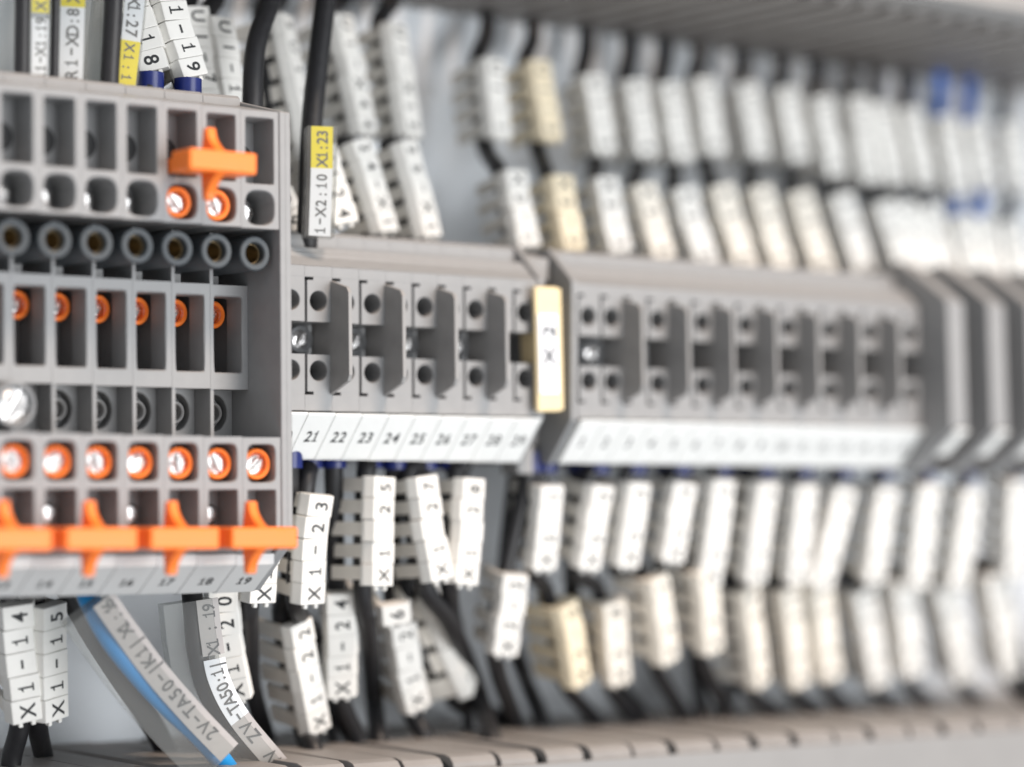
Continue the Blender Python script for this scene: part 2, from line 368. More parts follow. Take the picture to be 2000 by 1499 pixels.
for k in range(4):
    x = 165.6+13.3*k
    t = thing('high_current_terminal', 'tall blurred grey terminal with slanted corners, %s of the wide ones' % ORD[k], 'terminal block', (x, 0, 0), 'wide grey terminals at the far end')
    bm = bmesh.new()
    prism(bm, [(-10, 18), (-48, 24), (-56, 19.3), (-63.4, 14.4), (-64.6, -14.6), (-57.5, -20.4), (-50, -25), (-10, -20)], 0, 1.6, .25)
    prism(bm, [(-10, 18), (-48, 23.6), (-55.6, 18.9), (-62.8, 14.0), (-63.9, -14.2), (-57, -20), (-50, -24.6), (-10, -20)], 1.7, 6.0, .25)
    obj('housing', bm, GREY, t)
    bm = bmesh.new(); prism(bm, [(-10, 17), (-46, 20), (-48, 17), (-48, -17), (-46, -22), (-10, -19)], 6.0, 13.2, .2); obj('recessed_body', bm, GREY2, t)
    bm = bmesh.new(); prism(bm, [(-64.3, -14.9), (-64.6, -15.3), (-57.8, -20.8), (-57.2, -20.3)], 1.9, 5.8, .1); obj('number_tag', bm, WHITE, t)

# ------------------------------------------------------------------ tall terminal block in front
YF = -74
def tall_terminal(k):
    t = thing('disconnect_terminal', '', 'terminal block')
    bm = bmesh.new(); a, b = -3.97, 3.97
    prism(bm, [(YF, 39.0), (-62.2, 41.4), (-60.6, 41.5), (-60.5, 43.1), (-59.6, 43.7), (-30, 43.9), (-30, 39.0)], a, b, .08)
    holebox(bm, a, b, 25.1, 39.0, YF, -54, 0, 31.7, 2.95, 6.0, 40, 7)
    holebox(bm, a, b, 17.6, 25.1, YF, -54, 0, 21.35, 3.05, 3.15, 3, 9)
    box(bm, a, b, -54, -10, 17.6, 39.0)
    holebox(bm, a, b, -29.1, -20.2, YF, -54, 0, -24.9, 2.9, 3.45, 6, 7)
    holebox(bm, a, b, -39.0, -29.1, YF, -54, 0, -33.8, 2.95, 4.1, 40, 7)
    box(bm, a, b, -54, -10, -39, -20.2)
    prism(bm, [(YF, -39.0), (-70.6, -41.2), (-69.8, -42.2), (-62, -48.0), (-30, -48.0), (-30, -39)], a, b, .15)
    # recessed middle: fins, frame, floor
    box(bm, a, -3.2, -62.6, -50, -20.2, 17.6, .12)
    holebox(bm, a, b, -11.2, 8.0, -62.75, -57, -.2, -1.1, 2.95, 7.0, 26, 5.5, rim=.25, cap=False)
    box(bm, -3.2, .6, -58, -50, 8.2, 10.0, .1)
    box(bm, a, b, -50, -10, -20.2, 17.6)
    holebox(bm, -3.2, b, -20.2, -11.2, -56.8, -50, .2, -15.4, 2.75, 3.4, 2, 3)
    obj('housing', bm, GREY, t)
    bm = bmesh.new(); ring(bm, .2, -15.4, -56.2, -53, 2.1, 1.5, rim=.2); disc(bm, .2, -15.4, -54, 1.5); obj('bore_ring', bm, GREY2, t)
    bm = bmesh.new(); disc(bm, 0, 31.0, YF+6.9, 2.6); obj('funnel_shade', bm, HOLE_SHADE, t); bm = bmesh.new(); disc(bm, .2, -15.4, -53.9, 2.7); obj('bore_shade', bm, HOLE_SHADE, t)  # dark discs paint the shade in the wire entry and lower hole
    # test socket
    bm = bmesh.new(); ring(bm, 0, 13.2, -72.2, -50, 3.15, 1.95, rim=.22, n=40); sk = obj('test_socket', bm, SOCK, t, True)
    bm = bmesh.new(); ring(bm, 0, 13.2, -70.6, -60, 1.9, 1.62, rim=.08); disc(bm, 0, 13.2, -66, 1.7); obj('socket_contact', bm, BRASS, sk)
    # orange collar in the slider window
    bm = bmesh.new(); ring(bm, .2, 2.9, -56.8, -50.2, 2.6, 1.75, rim=.3); cl = obj('slider_collar', bm, ORANGE, t, True)
    obj('slider_screw', screw_bm(.2, 2.9, -55.4, 1.7, .5), STEEL, cl)
    bm = bmesh.new(); box(bm, -3.1, 2.0, -50.6, -50.2, -8, 6); obj('slider_shade', bm, HOLE_SHADE, t)  # first box: dark sheet standing in for shade behind the slider window
    bm = bmesh.new(); box(bm, -2.6, -1.4, -52, -50.7, -7.5, -2.5, .2); obj('slider_bar', bm, STEEL, t)
    # lower screw in its orange collar
    yy = -72.6+random.uniform(-.2, .2)
    bm = bmesh.new(); ring(bm, -.1, -25.0, yy, YF+7, 2.8, 2.1, rim=.3, n=36); cl = obj('screw_collar', bm, ORANGE, t, True)
    obj('screw', screw_bm(-.1, -25.0, yy+1.0, 2.05, random.uniform(.3, 2.4)), STEEL, cl)
    # screw seen through the lower compartment
    bm = bmesh.new(); disc(bm, .4, -34.2, YF+6.2, 2.0, YF+6.9, dome=.9); obj('link_screw', bm, STEEL, t, True)
    # upper screw
    if k in (1, 2):
        bm = bmesh.new(); ring(bm, -.7, 21.3, -73.6, YF+8.8, 2.75, 1.95, rim=.3, n=36); cl = obj('screw_collar', bm, ORANGE, t, True)
        obj('screw', screw_bm(-.7, 21.3, -72.6, 1.9, (1.9, -.9)[k-1]), STEEL, cl)
    else:
        obj('screw', screw_bm(-.6 if k == 0 else -.8, 21.0, YF+(5.6 if k == 0 else 6.4), 2.6, random.uniform(0, 3)), STEEL, t)
    bm = bmesh.new(); prism(bm, [(-70.4, -41.0), (-71.6, -41.3), (-71.5, -43.2), (-64.2, -48.4), (-62.8, -48.5), (-62.6, -47.6)], a+.0, b-.0, .05)
    tg = obj('number_tag', bm, TAGGREY, t)
    n = Vector((0, -5.2, -7.3)).normalized(); up = Vector((0, -7.3, 5.2)).normalized()
    bm = bmesh.new(); word(bm, str(19-k), frame(Vector((.2, -67.4, -46.15))+n*.06, (1, 0, 0), up), 2.2, .95, .14); obj('number', bm, INK, tg)
    return t
for k in range(8):
    t = tall_terminal(k); t.location = ((-21.2-8*k)*S, 0, 0); t.rotation_euler = (0, math.radians(-1.0), 0)
    ex = {0: 'next to the end plate', 1: 'second from the end plate, under the jumper grip', 2: 'third from the end plate', 3: 'fourth from the end plate', 4: 'fifth from the end plate', 5: 'sixth from the end plate', 6: 'seventh from the end plate', 7: 'farthest from the end plate'}[k]
    tag(t, 'tall grey orange-collared terminal, ' + ex, 'terminal block', 'tall grey terminals of the front block')
    if k == 6:
        bm = bmesh.new(); ring(bm, 3.2, -15.3, -66.5, -53, 4.0, 3.2, rim=.35, n=40); cl = obj('large_sleeve', bm, RINGP, t, True)
        obj('large_screw', screw_bm(3.2, -15.3, -65.6, 3.15, 1.0), STEEL, cl)
t = thing('cover_plate', 'tall grey end plate closing the front block beside terminal 20', 'end plate', (-15.9, 0, 0)); t.rotation_euler = (0, math.radians(-1.0), 0)
bm = bmesh.new(); prism(bm, [(YF-.3, 39.2), (YF-.3, -39.3), (-62.4, -48.4), (-30, -48.4), (-14, -30), (-14, 30), (-30, 44.4), (-55, 43.8)], -1.28, -.05, .2); prism(bm, [(YF, 39.2), (YF, -39.2), (-62.4, -48.2), (-30, -48.2), (-14, -30), (-14, 30), (-30, 44.2), (-55, 43.6)], 0, 1.25, .2)
obj('plate', bm, GREY, t)

def jumper(x, z, lab):
    t = thing('plug_in_jumper', lab, 'jumper', (x, 0, z), 'orange plug-in jumpers on the front block')
    bm = bmesh.new(); box(bm, -6.75, 6.75, -85, -78.2, -1.9, 1.9, .45); obj('bar', bm, ORANGE, t)
    bm = bmesh.new(); up = []; N = 8
    right = [(-84.6+4.0*(1-(1-i/N)**2.2), 1.8+4.6*i/N) for i in range(N+1)]      # front edge, curving back to the tip
    left = [(-78.6-.6*i/N, 1.8+4.6*i/N) for i in range(N, -1, -1)]
    prism(bm, right+left, -.95, .95, .3); prism(bm, [(y, -q) for y, q in right+left], -.95, .95, .3); obj('grip_fin', bm, ORANGE, t)
    bm = bmesh.new(); box(bm, -4.6, -3.2, -78.2, -69, -1.2, 1.2, .2); box(bm, 3.2, 4.6, -78.2, -69, -1.2, 1.2, .2); obj('contact_legs', bm, ORANGE, t)
    return t
jumper(-35.6, 27.6, 'orange jumper with a pointed grip plugged into the upper windows')
for i, x in enumerate((-26.5, -42.45, -58.4, -74.35)):
    jumper(x, -38.1, 'orange jumper along the lower edge of the front block, %s from the end plate' % ORD[i])

# ------------------------------------------------------------------ wires and their clip-on markers
def lerp(a, b, t): return a+(b-a)*t
def Yb(px, py):      # depth of things below the middle rows
    f = 895+.0264*(px-570); d = 1452-.045*(px-168); t = max(-.1, min(1, (py-f)/(d-f))); return lerp(-42, -11, t) - (16 if px < 960 else 10)*math.sin(math.pi*max(0, min(1, t)))
def Yt(px, py):
    d = 25+.136*max(0, px-750); f = 458+.0886*(px-565); return lerp(-9, -37, max(-.2, min(1.1, (py-d)/(f-d))))
_seg = {}
def seg_mesh(h, m, wide=5.5, depth=11.6):
    key = (round(h, 1), m.name, wide, depth)
    if key in _seg: return _seg[key]
    # local: x across the face, y into depth (face at y=0), z along the wire (0 at top, -h at bottom)
    h = key[0]; bm = bmesh.new(); w2 = wide/2
    P = [(-w2, 0), (w2, 0), (w2+.75, 2.1), (w2+.75, 3.0), (-w2-.75, 3.0), (-w2-.75, 2.1)]
    a = [bm.verts.new((x, y, -.03)) for x, y in P]; b = [bm.verts.new((x, y, -h+.05)) for x, y in P]; n = len(P)
    bm.faces.new(a); bm.faces.new(b[::-1])
    for i in range(n): bm.faces.new((a[i], b[i], b[(i+1) % n], a[(i+1) % n]))
    bmesh.ops.recalc_face_normals(bm, faces=bm.faces); bevel(bm, a+b, .14, 2)
    body = obj('marker_tile', bm, m); C.objects.unlink(body)
    bm = bmesh.new(); g = 1.2
    box(bm, -w2-.35, -w2+.75, 2.9, depth, -h+g, -g*.3, .12); box(bm, w2-.75, w2+.35, 2.9, depth, -h+g, -g*.3, .12)
    clip = obj('wire_clip', bm, CLIP if m is not CREAM else CREAM); C.objects.unlink(clip)
    bm = bmesh.new(); box(bm, -1.6, -.8, .5, 1.5, -.9, 0, .15); box(bm, .8, 1.6, .5, 1.5, -.9, 0, .15)
    nib = obj('coupling_nib', bm, m); C.objects.unlink(nib)
    _seg[key] = (body.data, clip.data, nib.data); return _seg[key]
_let = {}
def letter_mesh(ch, sgn, hgt=2.95):
    key = (ch, sgn)
    if key not in _let:
        bm = bmesh.new()
        # sgn -1: read upwards (glyph top points to -x); +1: read downwards
        M = frame(Vector((0, -.05, 0)), (0, 0, 1), (-1, 0, 0)) if sgn < 0 else frame(Vector((0, -.05, 0)), (0, 0, -1), (1, 0, 0))
        put(bm, ch, M, hgt, .95); o = obj('character', bm, INK); C.objects.unlink(o); _let[key] = o.data
    return _let[key]
MK = []
def marker(pts, text, theta=30, label='', read=-1, m=MARK, yf=None, wide=5.5, depth=11.6, group=None, jitter=1.0, off=None, clip=True):
    """clip-on marker string; pts = face centre line in picture terms turned to 3D at depth yf(px,py); text is listed from top to bottom"""
    yf = yf or Yb
    (ax, ay), (bx, by) = pts[0], pts[-1]; mx_, my_ = (ax+bx)/2, (ay+by)/2
    ym = yf(mx_, my_)-5.0; sl = max(-.022, min(.022, (yf(bx, by)-yf(ax, ay))/(by-ay)))
    P = [at(px, py, ym+sl*(py-my_)) for px, py in pts]
    az = YAW+math.atan((pts[0][0]-1000)/FPX); psi = math.radians(theta)-az
    n0 = Vector((math.sin(psi), -math.cos(psi), 0))
    path = spline(P, 12); L = [0]
    for i in range(1, len(path)): L.append(L[-1]+(path[i]-path[i-1]).length)
    n = len(text); h = L[-1]/n
    def pos(s):
        s = max(0, min(L[-1], s))
        for i in range(1, len(L)):
            if s <= L[i]+1e-9:
                return path[i-1].lerp(path[i], (s-L[i-1])/max(1e-9, L[i]-L[i-1]))
        return path[-1]
    root = thing('wire_marker', label, 'wire marker', P[0], group)
    bd, cl, nb = seg_mesh(h, m, wide, depth)
    for i, ch in enumerate(text):
        p, q = pos(h*i), pos(h*(i+1)); a = (q-p).normalized()
        nn = (n0-a*n0.dot(a)).normalized(); u = nn.cross(a).normalized()
        u = -u if u.x < 0 and abs(psi) < 1.3 else u
        # local axes: x=u, y=-n, z=-a  (x cross y = z)
        x, y, z = u, -nn, -a
        if x.cross(y).dot(z) < 0: x = -x
        M = Matrix(((x.x, y.x, z.x, (p.x-P[0].x)*S), (x.y, y.y, z.y, (p.y-P[0].y)*S), (x.z, y.z, z.z, (p.z-P[0].z)*S), (0, 0, 0, 1)))
        jt = random.uniform(-.2, .2)*jitter + ((off or {}).get(i, 0))
        o = bpy.data.objects.new('marker_tile', bd); C.objects.link(o); o.parent = root
        o.matrix_local = M @ Matrix.Translation((jt*S, random.uniform(-.1, .1)*S*jitter, 0)) @ Matrix.Rotation(random.uniform(-.05, .05)*jitter, 4, 'Z')
        if clip:
            c = bpy.data.objects.new('wire_clip', cl); C.objects.link(c); c.parent = o
        if i == n-1:
            c = bpy.data.objects.new('coupling_nib', nb); C.objects.link(c); c.parent = o; c.location = (0, 0, -h*S)
        if ch != ' ':
            c = bpy.data.objects.new('character', letter_mesh(ch, read)); C.objects.link(c); c.parent = o
            c.location = (.15*S, 0, -h*.5*S)
        if i == 0: first = p-nn*6.0
        last = q-nn*6.0
    return first, last
def wire(path, label, m=PVC, r=1.9, ferrule=None, group='black wires', smooth=10, col=FERR, fr=2.6):
    t = thing('wire', label, 'wire', (0, 0, 0), group)
    bm = bmesh.new(); tube(bm, spline(path, smooth), r); obj('insulation', bm, m, t, True)
    if ferrule:
        p, q = ferrule; bm = bmesh.new(); tube(bm, [Vector(p), Vector(q)], fr, 20); obj('ferrule_collar', bm, col, t, True)
    return t
def ductpt(px, py):
    d = (px-1000)/FPX*RT+(750-py)/FPX*UP+fw; p = CAM+d*((-80.8-CAM.z)/d.z); p.y = min(-4, max(-40, p.y)); return p
GB = 'black wires going down from the terminals'; GM = 'white marker strings on the lower wires'
def lower(pts, text, theta, label, wl, feed, duct, m=MARK, mid=None, ferr=True, back=0, pre=None, **k):
    """marker + its wire; feed = picture point where the wire leaves the terminal, duct = where it meets the duct"""
    a, b = marker(pts, text, theta, label, m=m, group=GM, **k)
    f = at(feed[0], feed[1], k.get('yf', Yb)(*feed) if callable(k.get('yf', Yb)) else Yb(*feed))
    d = ductpt(*duct); e = d+Vector((1.5, -2, -9))
    path = [f+Vector((0, 0, 5)), f]+([at(*pre)] if pre else [])+[a, b]+([at(x, y, min(-8, Yb(x, y)+back)) for x, y in (mid or [])])+[d, e]
    wire(path, wl, ferrule=(f+Vector((0, 0, 3)), f+Vector((0, 0, -1.0))) if ferr else None, group=GB)
# --- lower markers in focus
YL = lambda px, py: lerp(-54, -20, max(0, min(1, (py-1160)/(1480-1160))))      # under the tall block
lower([(33, 1184), (40, 1265), (56, 1412)], '41-1X', 12, 'white marker string reading X1-14 at the lower left edge', 'black wire under the front block carrying marker X1-14', (15, 1155), (22, 1495), yf=YL)
lower([(108, 1184), (110, 1300), (112, 1408)], '51-1X', 38, 'white marker string reading X1-15 beside the blue wire', 'black wire under the front block carrying marker X1-15', (75, 1150), (85, 1476), yf=YL)
lower([(436, 1152), (440, 1240), (466, 1372)], '02-1X', 4, 'white marker string reading X1-20 behind the clear sleeve', 'black wire carrying marker X1-20', (425, 1100), (500, 1480), yf=lambda a, b: Yb(a, b)-3)
lower([(527, 990), (522, 1060), (513, 1180)], '12-1X', 25, 'white marker string reading X1 emerging behind the front block corner', 'black wire curving down behind marker X1-20', (535, 905), (522, 1447), mid=[(487, 1230), (492, 1340)])
lower([(628, 968), (617, 1050), (609, 1182)], '32-1X', 33, 'white marker string reading X1-23', 'black wire carrying marker X1-23', (605, 905), (660, 1448), mid=[(622, 1260)], back=14)
lower([(588, 1218), (605, 1310), (627, 1432)], '22-1X', 38, 'white marker string reading X1-22 with its clips in full view', 'thick black wire running down to marker X1-22', (565, 905), (612, 1463), m=MARK, yf=lambda a, b: Yb(a, b)-5, pre=(566, 1130, -40))
lower([(663, 1162), (666, 1262), (669, 1365)], '42-1X', 6, 'white marker string reading X1-24', 'black wire carrying marker X1-24', (651, 905), (700, 1448))
lower([(754, 932), (750, 1035), (748, 1146)], '52 1X', 43, 'white marker string reading X1 25 below tags 24 and 25', 'black wire carrying marker X1 25', (722, 905), (740, 1447), mid=[(722, 1250), (730, 1360)])
lower([(834, 930), (846, 1025), (865, 1134)], '72 1X', 40, 'slanting white marker string reading X1 27', 'thick black wire swinging across to the duct below marker X1 27', (830, 908), (985, 1447), mid=[(880, 1220), (930, 1340)])
lower([(926, 935), (922, 1030), (913, 1143)], '82 1X', 38, 'blurred white marker string, last one before the dark gap', 'black wire carrying the marker string before the dark gap', (880, 908), (925, 1428), mid=[(893, 1250)], back=14)
a, b = marker([(773, 1182), (777, 1221)], '6', 12, 'single white marker tile with a 6 shifted aside at the string top', group=GM)
lower([(790, 1221), (800, 1300), (820, 1388)], '2-1X', 22, 'white marker string reading X1-2 below the shifted 6 tile', 'black wire carrying marker X1-26', (770, 908), (830, 1440), mid=None)
lower([(845, 1150), (885, 1250), (928, 1345)], '9221', 78, 'marker string turned sideways showing only its clips behind the thick wire', 'black wire crossing behind the thick slanting wire', (905, 908), (1010, 1420), ferr=False, mid=[(960, 1395)], yf=lambda a, b: Yb(a, b)+9)
# --- lower markers, blurred, upper tier
A = [((1078, 950), (1066, 1115), 'cream'), ((1180, 950), (1152, 1115), 0), ((1252, 945), (1230, 1110), 0), ((1340, 945), (1315, 1100), 0), ((1418, 940), (1388, 1145), 0), ((1502, 945), (1478, 1140), 0),
     ((1578, 950), (1560, 1140), 0), ((1655, 955), (1608, 1150), 0), ((1735, 955), (1710, 1140), 0), ((1818, 950), (1795, 1150), 0), ((1902, 960), (1875, 1150), 0), ((1990, 940), (1985, 1130), 0)]
Lw = [((1010, 1125), (985, 1282), MARK, 24), ((1112, 1180), (1140, 1338), CREAM, 44), ((1200, 1178), (1213, 1338), IVORY, 30), ((1290, 1128), (1312, 1295), IVORY, 44), ((1385, 1115), (1398, 1275), IVORY, 42), ((1468, 1150), (1492, 1340), IVORY, 52),
      ((1545, 1150), (1568, 1342), IVORY, 36), ((1605, 1140), (1628, 1330), IVORY, 30), ((1690, 1155), (1722, 1342), MARK, 26), ((1768, 1135), (1788, 1322), MARK, 28), ((1848, 1145), (1888, 1332), MARK, 22), ((1945, 1125), (1982, 1322), MARK, 24)]
YF2 = lambda a, b: Yb(a, b)-4
def low_marker(i):
    p, q, mm, th = Lw[i]; n = 5 if q[1]-p[1] > 180 else 4; tx = str((i*3+1) % 9+1)+('-2X' if n == 4 else '2-2X')
    cn = 'cream' if mm is CREAM else ('ivory' if mm is IVORY else 'white')
    a, b = marker([p, ((p[0]+q[0])/2+1, (p[1]+q[1])/2), q], tx, th, 'blurred %s marker string, %s of the lowest tier above the duct' % (cn, ORD[i]), m=mm, yf=YF2, group=GM)
    return a, b, ductpt(q[0]+26, 1425-.048*(q[0]-900))
for i, (p, q, c) in enumerate(A):
    n = 5 if q[1]-p[1] > 180 else 4; tx = str(i % 9+1)+('-2X' if n == 4 else '1-2X')
    a, b = marker([p, ((p[0]+q[0])/2, (p[1]+q[1])/2), q], tx, 30+(i*7 % 9), 'blurred white marker string, %s of the upper tier below the far row' % ORD[i], group=GM)
    f = at(p[0]-14, 912+.02*(p[0]-1000), -42); P = [f+Vector((0, 0, 5)), f, a, b]
    if i < 11:
        c_, d_, e_ = low_marker(i+1); P += [c_, d_, e_, e_+Vector((1.5, -2, -9))]
        P.insert(4, (b+c_)/2)
    else:
        e_ = ductpt(q[0]+30, 1375); P += [e_, e_+Vector((1, -2, -9))]
    wire(P, 'blurred black wire threaded through the %s marker pair below the far row' % ORD[i], ferrule=(f+Vector((0, 0, 3)), f+Vector((0, 0, -1.2))), group=GB, smooth=8, r=1.7)
a, b, e_ = low_marker(0); f = at(1036, 912, -42)
wire([f+Vector((0, 0, 5)), f, a, b, e_, e_+Vector((1.5, -2, -9))], 'blurred black wire in the dark gap under the cream holder', ferrule=(f+Vector((0, 0, 3)), f+Vector((0, 0, -1.2))), group=GB)
# --- a few bare wires under the far row
for i, (x0, x1, x2) in enumerate(((1010, 985, 1062), (1128, 1120, 1260), (1300, 1345, 1375), (1450, 1440, 1420))):
    f = at(x0, 912, -36); P = [f+Vector((0, 0, 4)), f, at(x1, 1180, -22), at((x1+x2)/2, 1320, -14), ductpt(x2, 1425-.04*(x2-900)), ductpt(x2, 1425-.04*(x2-900))+Vector((1, -1, -9))]
    wire(P, 'bare black wire, %s of those without marker under the far row' % ORD[i], ferrule=(f+Vector((0, 0, 3)), f+Vector((0, 0, -1.4))), group=GB)
# --- upper markers and wires
GU = 'white marker strings on the upper wires'; GW = 'black wires coming down from the top duct'
def upper(strings, label_w, top, foot, r=1.9, m=PVC, yf=Yt):
    P = [at(top[0], top[1], yf(*top)+1)]
    P = [P[0]+Vector((-1, 0, 14))]+P
    for pts, text, th, lab, mm in strings:
        a, b = marker(pts, text, th, lab, read=1, m=mm, yf=yf, group=GU); P += [a, b]
    f = at(foot[0], foot[1], yf(*foot)); P += [f, f+Vector((0, 0, -8))]
    wire(P, label_w, m=m, r=r, group=GW, smooth=8)
YU = lambda px, py: lerp(-38, -52, max(-1, min(1, py/170)))         # above the tall block
def up_front(pts, text, th, lab, wl, collar):
    a, b = marker(pts, text, th, lab, read=1, yf=YU, group=GU)
    f = at(collar[0], collar[1], -52)
    wire([a+(a-b)*.4, a, b, f, f+Vector((0, 0, -6))], wl, ferrule=(f+Vector((0, 0, 1.6)), f+Vector((0, 0, -3))), group=GW, smooth=8)
up_front([(236, -60), (268, 28), (303, 137)], 'X1-18', 8, 'white marker string ending in 8 above the blue collar', 'black wire entering the blue collar nearest the yellow strip', (293, 160))
up_front([(330, -35), (352, 52), (385, 149)], 'X1-19', 30, 'white marker string ending in 9 above the second blue collar', 'black wire entering the second blue collar', (367, 172))
YV = lambda px, py: lerp(-22, -34, max(-1, min(1, py/200)))
upper([([(382, 12), (402, 120), (424, 215)], 'UI-71', 30, 'white marker string partly behind the 9 marker', MARK)], 'black wire behind the 9 marker', (372, -10), (430, 260), yf=YV)
upper([([(438, 33), (452, 130), (470, 235)], 'UI-1Z', 40, 'white marker string beginning with U beside the bent black wire', MARK)], 'black wire entering the U marker string', (425, -15), (480, 280), yf=YV)
upper([([(560, 28), (592, 180), (612, 300), (626, 420)], '2U1-X1-20', 64, 'long slanting white marker string between the two bare wires', MARK)], 'black wire inside the long slanting marker string', (548, 0), (640, 470))
upper([([(672, 28), (700, 150), (722, 262)], 'UI-X44', 48, 'white marker string behind the yellow-tagged wire, upper part', MARK), ([(705, 272), (736, 360), (762, 452)], '24-X1', 48, 'white marker string behind the yellow-tagged wire, lower part', MARK)], 'black wire with two marker strings behind the yellow-tagged wire', (672, -5), (775, 480))
upper([([(780, 45), (795, 160), (812, 265)], 'UI-X15', 50, 'white marker string beside the open panel, upper part', MARK), ([(798, 275), (825, 370), (848, 462)], '25-X1', 50, 'white marker string beside the open panel, lower part', MARK)], 'black wire with two marker strings beside the open panel', (770, -5), (862, 492))
marker([(632, 285), (655, 360), (676, 436)], 'X124', 26, 'short white marker string showing 24 beside the paper tag', read=1, yf=lambda a, b: Yt(a, b)-6, group=GU)
marker([(548, 370), (564, 410), (578, 452)], '09', 26, 'scrap of white marker string between front plate and paper tag', read=1, yf=lambda a, b: Yt(a, b)-2, group=GU)
U = [((966, 115), (982, 268), MARK, 42), ((1056, 118), (1082, 272), CREAM, 40), ((1160, 145), (1186, 298), MARK, 28), ((1243, 155), (1268, 304), MARK, 26), ((1312, 160), (1336, 312), MARK, 26), ((1378, 152), (1402, 300), MARK, 30), ((1462, 162), (1486, 306), MARK, 24),
     ((1538, 170), (1566, 314), MARK, 24), ((1606, 188), (1638, 342), MARK, 26), ((1678, 188), (1702, 355), MARK, 20), ((1722, 200), (1752, 358), MARK, 20), ((1780, 210), (1812, 360), MARK, 22), ((1850, 225), (1880, 378), MARK, 22), ((1905, 235), (1932, 368), MARK, 24), ((1975, 238), (1996, 372), MARK, 26)]
Vv = [((1010, 332), (1036, 482), MARK, 36), ((1100, 342), (1124, 488), CREAM, 34), ((1186, 345), (1214, 492), MARK, 28), ((1262, 358), (1302, 506), IVORY, 28), ((1338, 365), (1384, 518), MARK, 26), ((1412, 360), (1462, 524), IVORY, 26), ((1488, 362), (1534, 524), IVORY, 26),
      ((1566, 372), (1614, 536), IVORY, 24), ((1646, 378), (1696, 546), MARK, 24), ((1730, 392), (1782, 550), MARK, 24), ((1768, 395), (1822, 552), MARK, 26), ((1815, 402), (1862, 556), MARK, 22), ((1882, 420), (1912, 565), MARK, 24), ((1925, 425), (1955, 570), MARK, 24), ((1975, 432), (2006, 575), MARK, 24)]
for i, ((a, b, mm, th), (c, d, m2, t2)) in enumerate(zip(U, Vv)):
    cn = 'cream' if mm is CREAM else 'white'; c2 = 'cream' if m2 is CREAM else ('ivory' if m2 is IVORY else 'white')
    wm = MIDBLUE if i in (12, 13) else PVC
    upper([([a, ((a[0]+b[0])/2, (a[1]+b[1])/2), b], 'UI-%d' % (i % 9+1), th, 'blurred %s marker string, %s of the top tier under the upper duct' % (cn, ORD[i]), mm),
           ([c, ((c[0]+d[0])/2-2, (c[1]+d[1])/2), d], 'X2-%d' % (i % 9+1), t2, 'blurred %s marker string, %s of the second tier above the far terminals' % (c2, ORD[i]), m2)],
          'blurred %s wire through the %s pair of upper marker strings' % ('blue' if wm is MIDBLUE else 'black', ORD[i]), (a[0]-14, 28+.136*(a[0]-750)), (d[0]+8, 505+.0886*(d[0]-1000)), m=wm)
# bare thick wires
YN = lambda px, py: -42
wire([at(555, -120, -40), at(532, -10, -42), at(500, 90, -46), at(493, 200, -48), at(494, 300, -48)], 'thick bare black wire bending down behind the front block top', r=2.0, group=GW)
wire([at(645, -60, -42), at(636, 0, -43), at(618, 150, -46), at(608, 260, -48), at(603, 380, -48), at(600, 470, -46), at(600, 540, -44)], 'thick straight black wire wearing the yellow and paper tag', r=2.1, group=GW)

# ------------------------------------------------------------------ clear tag sleeves
def ribbon(bm, path, n0, o_u, o_n, wd, th, s0=0, s1=1, cap=True):
    """strip of width wd, thickness th along path, shifted o_u across and o_n towards n0"""
    N = len(path); i0, i1 = int(round(s0*(N-1))), int(round(s1*(N-1))); rows = []
    for i in range(i0, i1+1):
        t = (path[min(i+1, N-1)]-path[max(i-1, 0)]).normalized(); n = (n0-t*n0.dot(t)).normalized(); u = t.cross(n).normalized()
        if u.x < 0: u = -u
        c = path[i]+u*o_u+n*o_n
        rows.append([bm.verts.new(c+u*x+n*y) for x, y in ((-wd/2, th/2), (wd/2, th/2), (wd/2, -th/2), (-wd/2, -th/2))])
    for a, b in zip(rows, rows[1:]):
        for j in range(4): bm.faces.new((a[j], a[(j+1) % 4], b[(j+1) % 4], b[j]))
    bm.faces.new(rows[0]); bm.faces.new(rows[-1][::-1])
def lettering(bm, path, n0, o_u, o_n, s, s0, s1, h, down, sx=.9):
    """characters spread evenly along path from fraction s0 (top) to s1; listed top to bottom"""
    N = len(path)-1
    for i, ch in enumerate(s):
        if ch == ' ': continue
        f = (s0+(s1-s0)*(i+.5)/len(s))*N; k = min(int(f), N-1); p = path[k].lerp(path[k+1], f-k)
        t = (path[k+1]-path[k]).normalized(); n = (n0-t*n0.dot(t)).normalized(); u = t.cross(n).normalized()
        if u.x < 0: u = -u
        put(bm, ch, frame(p+u*o_u+n*o_n, t if down else -t, u if down else -u), h, sx)
def sleeve(name_label, pts, yf, theta, secs, wd=5.2, clear=(8.6, 4.6), wire_spec=None, cu=-.8, lu=1.2, group='clear tag sleeves with printed strips', ink=GREYINK):
    P = spline([at(px, py, yf(px, py) if callable(yf) else yf) for px, py in pts], 10)
    az = YAW+math.atan((pts[0][0]-1000)/FPX); psi = math.radians(theta)-az; n0 = Vector((math.sin(psi), -math.cos(psi), 0))
    t = thing('tag_sleeve', name_label, 'tag sleeve', (0, 0, 0), group)
    bm = bmesh.new(); ribbon(bm, P, n0, cu, -clear[1]/2+.5, clear[0], clear[1]); obj('clear_sleeve', bm, CLEAR, t)
    for (m, s0, s1, txt, t0, t1, down, hh) in secs:
        bm = bmesh.new(); ribbon(bm, P, n0, lu, 0, wd, .25, s0, s1); st = obj('printed_strip', bm, m, t)
        if txt:
            bm = bmesh.new(); lettering(bm, P, n0, lu, .2, txt, t0, t1, hh, down); obj('lettering', bm, ink, st)
    return P, n0
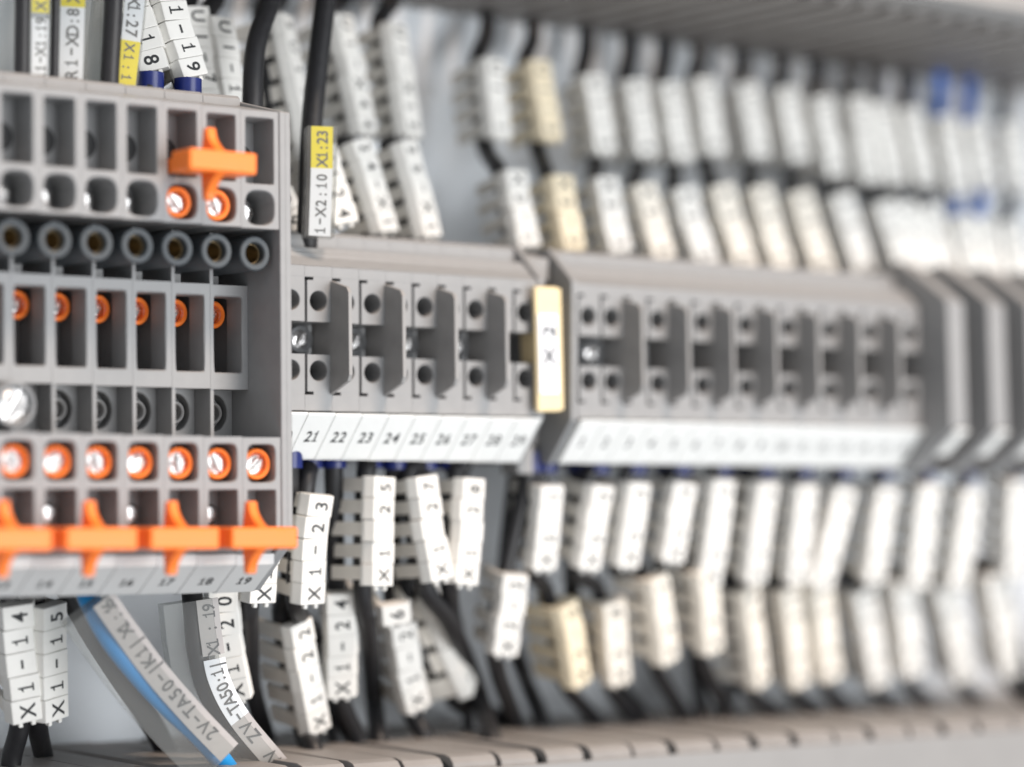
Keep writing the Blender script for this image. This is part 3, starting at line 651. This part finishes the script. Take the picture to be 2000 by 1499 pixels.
# lower left: blue wire and black wire with sleeves
sleeve('clear sleeve with pale strip X1:16 crossing diagonally over the blue wire', [(193, 1178), (240, 1245), (300, 1325), (370, 1405), (440, 1478)], -60, 6,
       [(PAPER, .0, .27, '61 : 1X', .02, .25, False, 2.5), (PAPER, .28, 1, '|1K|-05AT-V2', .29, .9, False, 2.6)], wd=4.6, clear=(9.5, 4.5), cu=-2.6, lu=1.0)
wire([at(160, 1120, -50), at(178, 1180, -54), at(224, 1260, -57), at(306, 1358, -57), at(402, 1450, -56), at(470, 1540, -50), at(500, 1600, -40)], 'light blue wire leaving the front block in a clear sleeve', BLUEWIRE, 2.0, group='light blue wires')
wire([at(120, 1130, -44), at(150, 1185, -44), at(185, 1245, -42), at(240, 1330, -36), at(300, 1420, -26), at(330, 1480, -22)], 'thick black wire behind the light blue wire', PVC, 2.2, group=GB)
sleeve('clear sleeve with pale strip X1:19 beside marker X1-20', [(396, 1172), (405, 1250), (420, 1330), (462, 1410), (545, 1510)], -52, 14,
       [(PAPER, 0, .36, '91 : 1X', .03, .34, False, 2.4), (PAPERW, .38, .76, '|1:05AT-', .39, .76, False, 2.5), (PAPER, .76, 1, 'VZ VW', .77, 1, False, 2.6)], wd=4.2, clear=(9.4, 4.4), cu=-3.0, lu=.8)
wire([at(372, 1130, -46), at(378, 1190, -49), at(385, 1270, -49), at(405, 1350, -48), at(455, 1430, -46), at(540, 1540, -44)], 'black wire inside the clear sleeve reading X1:19', PVC, 2.0, group=GB)
# top left: tag sleeves above the front block
def vt(x0, x1, y1, y, off=0): return [(x0, -60), (lerp(x0, x1, .5), (y1-60)/2), (x1, y1)]
sleeve('clear sleeve with yellow and white strip R1-X1:19, first at the top edge', [(80, -60), (80, 50), (79, 190)], -56, 14,
       [(YELLOW, 0, .42, 'X', .30, .38, False, 2.0), (PAPERW, .43, 1, '91:1X-1R', .44, .89, False, 2.0)], wd=3.2, clear=(6.0, 4.5), cu=0, lu=-.1)
sleeve('clear sleeve with yellow and white strip R1-XD:8, second at the top edge', [(132, -60), (128, 50), (124, 200)], -56, 0,
       [(YELLOW, 0, .33, 'X', .22, .31, False, 2.3), (PAPERW, .34, 1, '8:DX-1R', .36, .86, False, 2.3)], wd=4.3, clear=(7.5, 4.5), cu=.4)
sleeve('clear sleeve with strip X1:27 running into yellow at the block top', [(257, -60), (249, 40), (233, 180)], -56, 10,
       [(PAPERW, 0, .64, ' -X1:27', .15, .63, True, 2.3), (YELLOW, .65, 1, 'X1:1', .665, .93, True, 1.9)], wd=3.6, clear=(9.5, 4.5), cu=-1.6, lu=1.0)
sleeve('empty clear sleeve hanging at the top left corner', [(20, -60), (22, 50), (22, 200)], -53, 14, [], clear=(5.5, 4))
sleeve('empty clear sleeve between the white strips and strip X1:27', [(188, -60), (186, 50), (184, 200)], -53, 14, [], clear=(5.0, 4))
wire([at(46, -90, -57), at(44, 30, -57), at(42, 200, -57)], 'black wire in the first clear sleeve at the top edge', r=1.4, group=GW)
wire([at(111, -90, -57), at(108, 30, -57), at(105, 200, -57)], 'black wire between the first and second strip sleeves', r=.8, group=GW)
wire([at(225, -90, -58), at(221, 30, -58), at(215, 140, -58), at(213, 200, -58)], 'black wire beside the strip X1:27', r=1.7, group=GW)
sleeve('clear sleeve with yellow strip X1:23 over white strip X2:10 on the thick wire', [(629, 248), (628, 340), (624, 462)], -55, 8,
       [(YELLOW, 0, .46, '32:1X', .04, .43, False, 2.2), (PAPERW, .47, 1, '01:2X-1', .50, .99, False, 2.1)], wd=4.2, clear=(5.8, 5.4), cu=0, lu=0)
